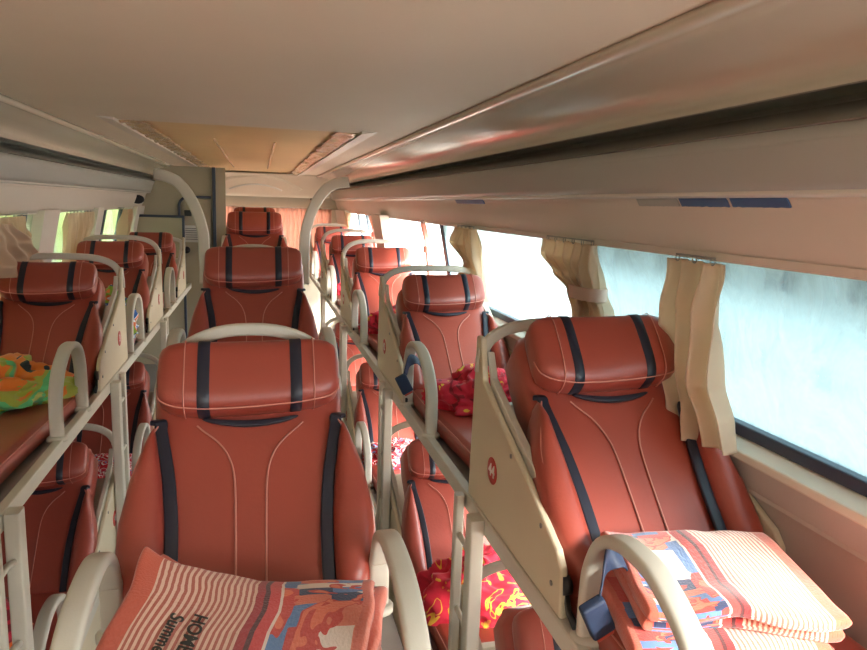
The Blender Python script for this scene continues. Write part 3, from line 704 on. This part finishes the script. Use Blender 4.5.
# ================================================================== CURTAINS
def curtain(name, label, side, rows, pleats, seed, m='curtain', tie=None, amp=.018, off=.03, group='side window curtains'):
    """rows: (z_rel, y_start, y_end, inward offset)"""
    t = empty(name, (win_x(side, rows[0][0])-side*off, (rows[0][1]+rows[0][2])/2, H+rows[0][0]), label, 'curtain', group)
    z0, z1 = rows[0][0], rows[-1][0]
    ta = [(-(q[0]), q[1]) for q in rows]; tb = [(-(q[0]), q[2]) for q in rows]; tf = [(-(q[0]), q[3]) for q in rows]
    def fn(a, b):
        z = z0+(z1-z0)*b; y0_, y1_ = interp(ta, -z), interp(tb, -z); f_ = interp(tf, -z)
        aa = a+.035*sin(b*5+seed+a*4)
        w = abs(y1_-y0_)
        ph = 2*pi*pleats*aa+seed
        d = amp*(.35+.65*min(1, b*3+.3))*(sin(ph)+.45*sin(2.1*ph+1.3+b*3)+.8*noise.noise(Vector((a*6, b*3, seed))))
        y = y0_+(y1_-y0_)*(a+.10/pleats*cos(ph)*.6)
        x = win_x(side, z)-side*(off+f_+d)
        return (x, y, H+z+.006*noise.noise(Vector((a*9, b*2, seed+4)))*(b))
    L(MB().grid(fn, 130, 60).build('drape', m, solid=.0025), t)
    if tie:
        zt, = tie; y0_, y1_ = interp(ta, -zt), interp(tb, -zt); f_ = interp(tf, -zt); cx_ = win_x(side, zt)-side*(off+f_); cy_ = (y0_+y1_)/2; hy = abs(y1_-y0_)/2+.010; hx = amp*1.5+.012
        L(MB().sweep([(cx_+hx*cos(2*pi*j/28), cy_+hy*sin(2*pi*j/28), H+zt) for j in range(28)], rrect(.003, .022, .002), up=(0, 0, 1), closed=True).build('tie_band', 'band' if m == 'curtain' else m, t), t)
    y0_, y1_ = rows[0][1], rows[0][2]; k_ = max(3, int(pleats))
    for j in range(k_):
        yy = y0_+(y1_-y0_)*(j+.5)/k_; xx = win_x(side, z0)-side*off
        L(MB().tube([(xx, yy+.009*cos(2*pi*q/12), H+z0+.004+.009*sin(2*pi*q/12)) for q in range(12)], .0017, 5, closed=True, up=(1, 0, 0)).build('ring', 'steel', t), t)
    L(MB().tube([(win_x(side, z0)-side*off, y0_-.03, H+z0+.012), (win_x(side, z0)-side*off, y1_+.03, H+z0+.012)], .003, 6).build('wire', 'steel', t), t)
    return t
curtain('window_curtain', 'beige curtain hanging loose behind the right foreground headrest', 1,
        [(-.112, 1.65, 1.43, .0), (-.25, 1.63, 1.43, .03), (-.40, 1.60, 1.38, .07), (-.48, 1.55, 1.34, .08), (-.545, 1.52, 1.33, .085)], 3.0, .6, amp=.026)
curtain('window_curtain', 'beige curtain gathered with a pinkish tie beside the right front headrest', 1,
        [(-.105, 2.50, 2.06, .0), (-.16, 2.52, 2.06, .0), (-.22, 2.40, 2.07, .0), (-.27, 2.27, 2.08, .0), (-.33, 2.25, 2.04, .0), (-.47, 2.27, 2.0, .01)], 6, 2.1, tie=(-.27,), amp=.024)
curtain('window_curtain', 'narrow beige curtain tied back above the second right headrest', 1,
        [(-.105, 3.74, 3.37, .0), (-.19, 3.82, 3.34, .0), (-.28, 3.62, 3.36, .0), (-.40, 3.78, 3.34, .01), (-.48, 3.8, 3.34, .01)], 5, 3.3, amp=.026)
curtain('window_curtain', 'thin pinkish curtain tied back in the far right window', 1,
        [(-.105, 4.62, 4.50, 0), (-.26, 4.56, 4.50, 0), (-.30, 4.56, 4.50, 0), (-.48, 4.58, 4.50, .01)], 3, 4.1, tie=(-.28,), m='pinkcurt', amp=.010)
curtain('window_curtain', 'pinkish curtain tied back beside the rear right pillar', 1,
        [(-.105, 6.90, 6.62, 0), (-.26, 6.78, 6.66, 0), (-.30, 6.78, 6.66, 0), (-.48, 6.85, 6.62, .01)], 3, 1.1, tie=(-.28,), m='pinkcurt', amp=.016)
curtain('window_curtain', 'pale curtain corner at the rear end of the right windows', 1,
        [(-.105, 8.80, 8.35, 0), (-.20, 8.80, 8.55, 0), (-.40, 8.8, 8.6, 0), (-.48, 8.8, 8.5, .01)], 4, 2.6, amp=.02)
curtain('window_curtain', 'wide beige curtain drawn across behind the nearest left headrest', -1,
        [(-.112, 3.05, 3.94, .0), (-.30, 3.05, 3.98, .02), (-.50, 3.0, 4.0, .05)], 8, .9, amp=.022)
curtain('window_curtain', 'loose beige curtain swagged over the top of the nearest left headrest', -1,
        [(-.13, 3.05, 3.45, .10), (-.22, 3.05, 3.66, .11), (-.31, 3.05, 3.90, .12), (-.365, 3.08, 3.98, .12)], 4, 5.3, amp=.020)
curtain('window_curtain', 'beige pleated curtain beside the green view on the left', -1,
        [(-.112, 4.78, 5.42, 0), (-.3, 4.78, 5.40, .01), (-.50, 4.80, 5.36, .02)], 7, 1.7, amp=.020)
curtain('window_curtain', 'brown rolled curtain hanging before the cabin partition on the left', -1,
        [(-.105, 6.42, 6.62, .05), (-.3, 6.38, 6.56, .06), (-.50, 6.32, 6.52, .07)], 3, 2.4, amp=.03)
curtain('window_curtain', 'beige curtain drawn shut over the frontmost left window, beside the camera', -1,  # unseen drape, added to keep daylight off the left seats
        [(-.10, -1.55, .6, .0), (-.3, -1.55, .6, .01), (-.52, -1.55, .62, .02)], 22, 1.9, amp=.02)
curtain('window_curtain', 'beige curtain drawn shut over the second left window, beside the camera', -1,  # second unseen drape, added to block light from the left
        [(-.10, .62, 2.7, .0), (-.3, .62, 2.7, .01), (-.52, .62, 2.72, .02)], 22, 4.9, amp=.02)
# rear curtain, lit from behind
t = empty('rear_curtain', (.2, 9.84, H-.09), 'pink curtain drawn across the rear window', 'curtain')
L(MB().grid(lambda a, b: (-.56+1.54*a, 9.85+.016*sin(a*150)+.008*sin(a*67+b*2), H-.08-.64*b), 420, 10).build('drape', 'pinkcurt', solid=.002), t)
L(MB().tube([(-.58, 9.84, H-.075), (1.0, 9.84, H-.075)], .008, 8).build('rail', 'white'), t)

# ================================================================== REAR CABIN
yc = 7.4
t = empty('washroom_cabin', (-1.0, yc, 0), 'beige cabin at the rear left with a dark framed partition and rounded door', 'cabin')
L(tag(MB().box(-1.24, -.735, yc, yc+.03, 0, H-.185).build('partition', 'door', smooth=False), 'beige partition panel'), t)
for bx in ((-1.24, -.72, yc-.012, yc+.034, H-.19, H-.165), (-.738, -.715, yc-.012, yc+.034, 0, H-.165)):
    L(tag(MB().box(*bx).build('frame', 'gasket', smooth=False, bevel=.003), 'dark edging'), t)
L(MB().box(-1.24, -.44, yc+.25, yc+.29, 0, zc-.01).build('wall_panel', 'door', smooth=False), t)
d = MB().box(-.76, -.475, yc+.225, yc+.25, .02, H+.0).build('door', 'door', smooth=False, bevel=.004); L(d, t)
fr = [(-.785, yc+.215, .02)]+[(-.685-.10*cos(pi/2*q/12), yc+.215, H-.08+.10*sin(pi/2*q/12)) for q in range(13)]+[(-.47, yc+.215, H+.02)]
fo = MB().sweep(fr, rrect(.013, .012, .006), up=(0, 1, 0)).build('door_frame', 'gasket'); L(fo, t)
L(MB().box(-.457, -.425, yc+.19, yc+.3, 0, zc-.01).build('corner_post', 'gasket', smooth=False, bevel=.004), t)
L(MB().box(-.425, -.33, yc+.25, yc+.29, 0, zc-.01).build('wall_panel', 'door', smooth=False), t)
q = MB().box(-.735, -.665, yc+.215, yc+.226, H-.175, H-.115).build('door_plate', 'black', smooth=False, bevel=.003); L(q, t)
hn = MB().tube([(-.72, yc+.226, H-.52), (-.72, yc+.195, H-.52)], .035, 16).build('door_handle', 'black'); L(hn, t)
n_ = MB().box(-.745, -.545, yc+.222, yc+.2245, H-.44, H-.27).build('notice', 'paper', smooth=False); L(n_, t); tag(n_, 'white printed notice')
for j in range(6):
    z_ = H-.30-.022*j; ln = MB().box(-.73, -.57-.02*(j % 3), yc+.2205, yc+.222, z_-.0025, z_+.0025).build('print_line', 'ink', smooth=False)
    ln.parent = n_; ln.matrix_parent_inverse = Matrix.Identity(4)

# ================================================================== SMALL FITTINGS ON THE RIGHT COVE
def fitting(y0, y1, m, label, nm):
    mb = MB()
    def fn(a, b):
        y = y0+(y1-y0)*a; c = 0
        z = .041-.019*b; x = 1.024+.012*b
        rag = .0015*noise.noise(Vector((y*60, 0, 0)))*(b > .9)
        return (x-.004, y, H+z+rag)
    o = mb.grid(fn, 60, 6).build(nm, m, solid=.003); return tag(o, label, 'light cover' if nm == 'lamp_cover' else 'sticker')
import mathutils
fitting(1.2, 1.378, 'blue', 'nearer and longer blue sticker on the edge above the right window', 'cove_sticker')
fitting(1.39, 1.575, 'blue', 'shorter blue sticker on the edge above the right window, just behind the longer one', 'cove_sticker')
fitting(1.585, 1.78, 'ductgrey', 'greyish lamp cover strip behind the blue stickers above the right window', 'lamp_cover')
fitting(3.17, 3.65, 'blue', 'small far blue sticker on the edge above the second right headrest', 'cove_sticker')
o = MB().tube([(.72, 9.86, H+.05), (.72, 9.83, H+.05)], .03, 16).build('coat_knob', 'black'); tag(o, 'small round dark knob on the panel above the pink curtain', 'knob')
# dark speaker grille high on the rear left
o = MB().loft([[(-1.10+rr*cos(2*pi*j/20), 7.15+d_, H-.02+.7*rr*sin(2*pi*j/20)) for j in range(20)] for d_, rr in ((0, .05), (-.02, .06), (-.03, .045))]).build('speaker', 'black')
tag(o, 'dark round speaker high on the left wall before the cabin', 'speaker')

# ================================================================== OUTSIDE
g = MB().box(-40, 40, -30, 50, -1.25, -1.2); struct('ground', g, 'ground', smooth=False)
def hedge(x, y0, y1, h, seed, label):
    rnd = random.Random(seed); mb = MB()
    def fn(a, b):
        y = y0+(y1-y0)*a; ang = pi*b; nn = noise.noise(Vector((y*1.5, ang*3, seed)))*.35+noise.noise(Vector((y*5, ang*8, seed)))*.15
        return (x+(1.0+nn)*cos(ang), y, -1.2+h*(sin(ang)**.6)*(1+.2*nn))
    mb.grid(fn, 240, 40); o = mb.build('hedge', 'leaf'); return tag(o, label, 'hedge')
hedge(-3.4, -10, 30, 7.0, 3, 'green hedge seen outside through the left windows')
t = empty('house', (13, 12, -1.2), 'pale building outside beyond the right windows', 'building')
L(MB().box(11, 15, 9, 22, -1.2, 4.5).build('wall', 'render', smooth=False), t)
L(MB().poly([(10.6, 8.6, 4.5), (15.4, 8.6, 4.5), (13, 8.6, 6)], (0, 14, 0), 0).build('roof', 'tile', smooth=False), t)
for j in range(5):
    w_ = MB().box(10.96, 11.0, 10+j*2.3, 11+j*2.3, .4, 1.8).build('window', 'gasket', smooth=False); L(w_, t)
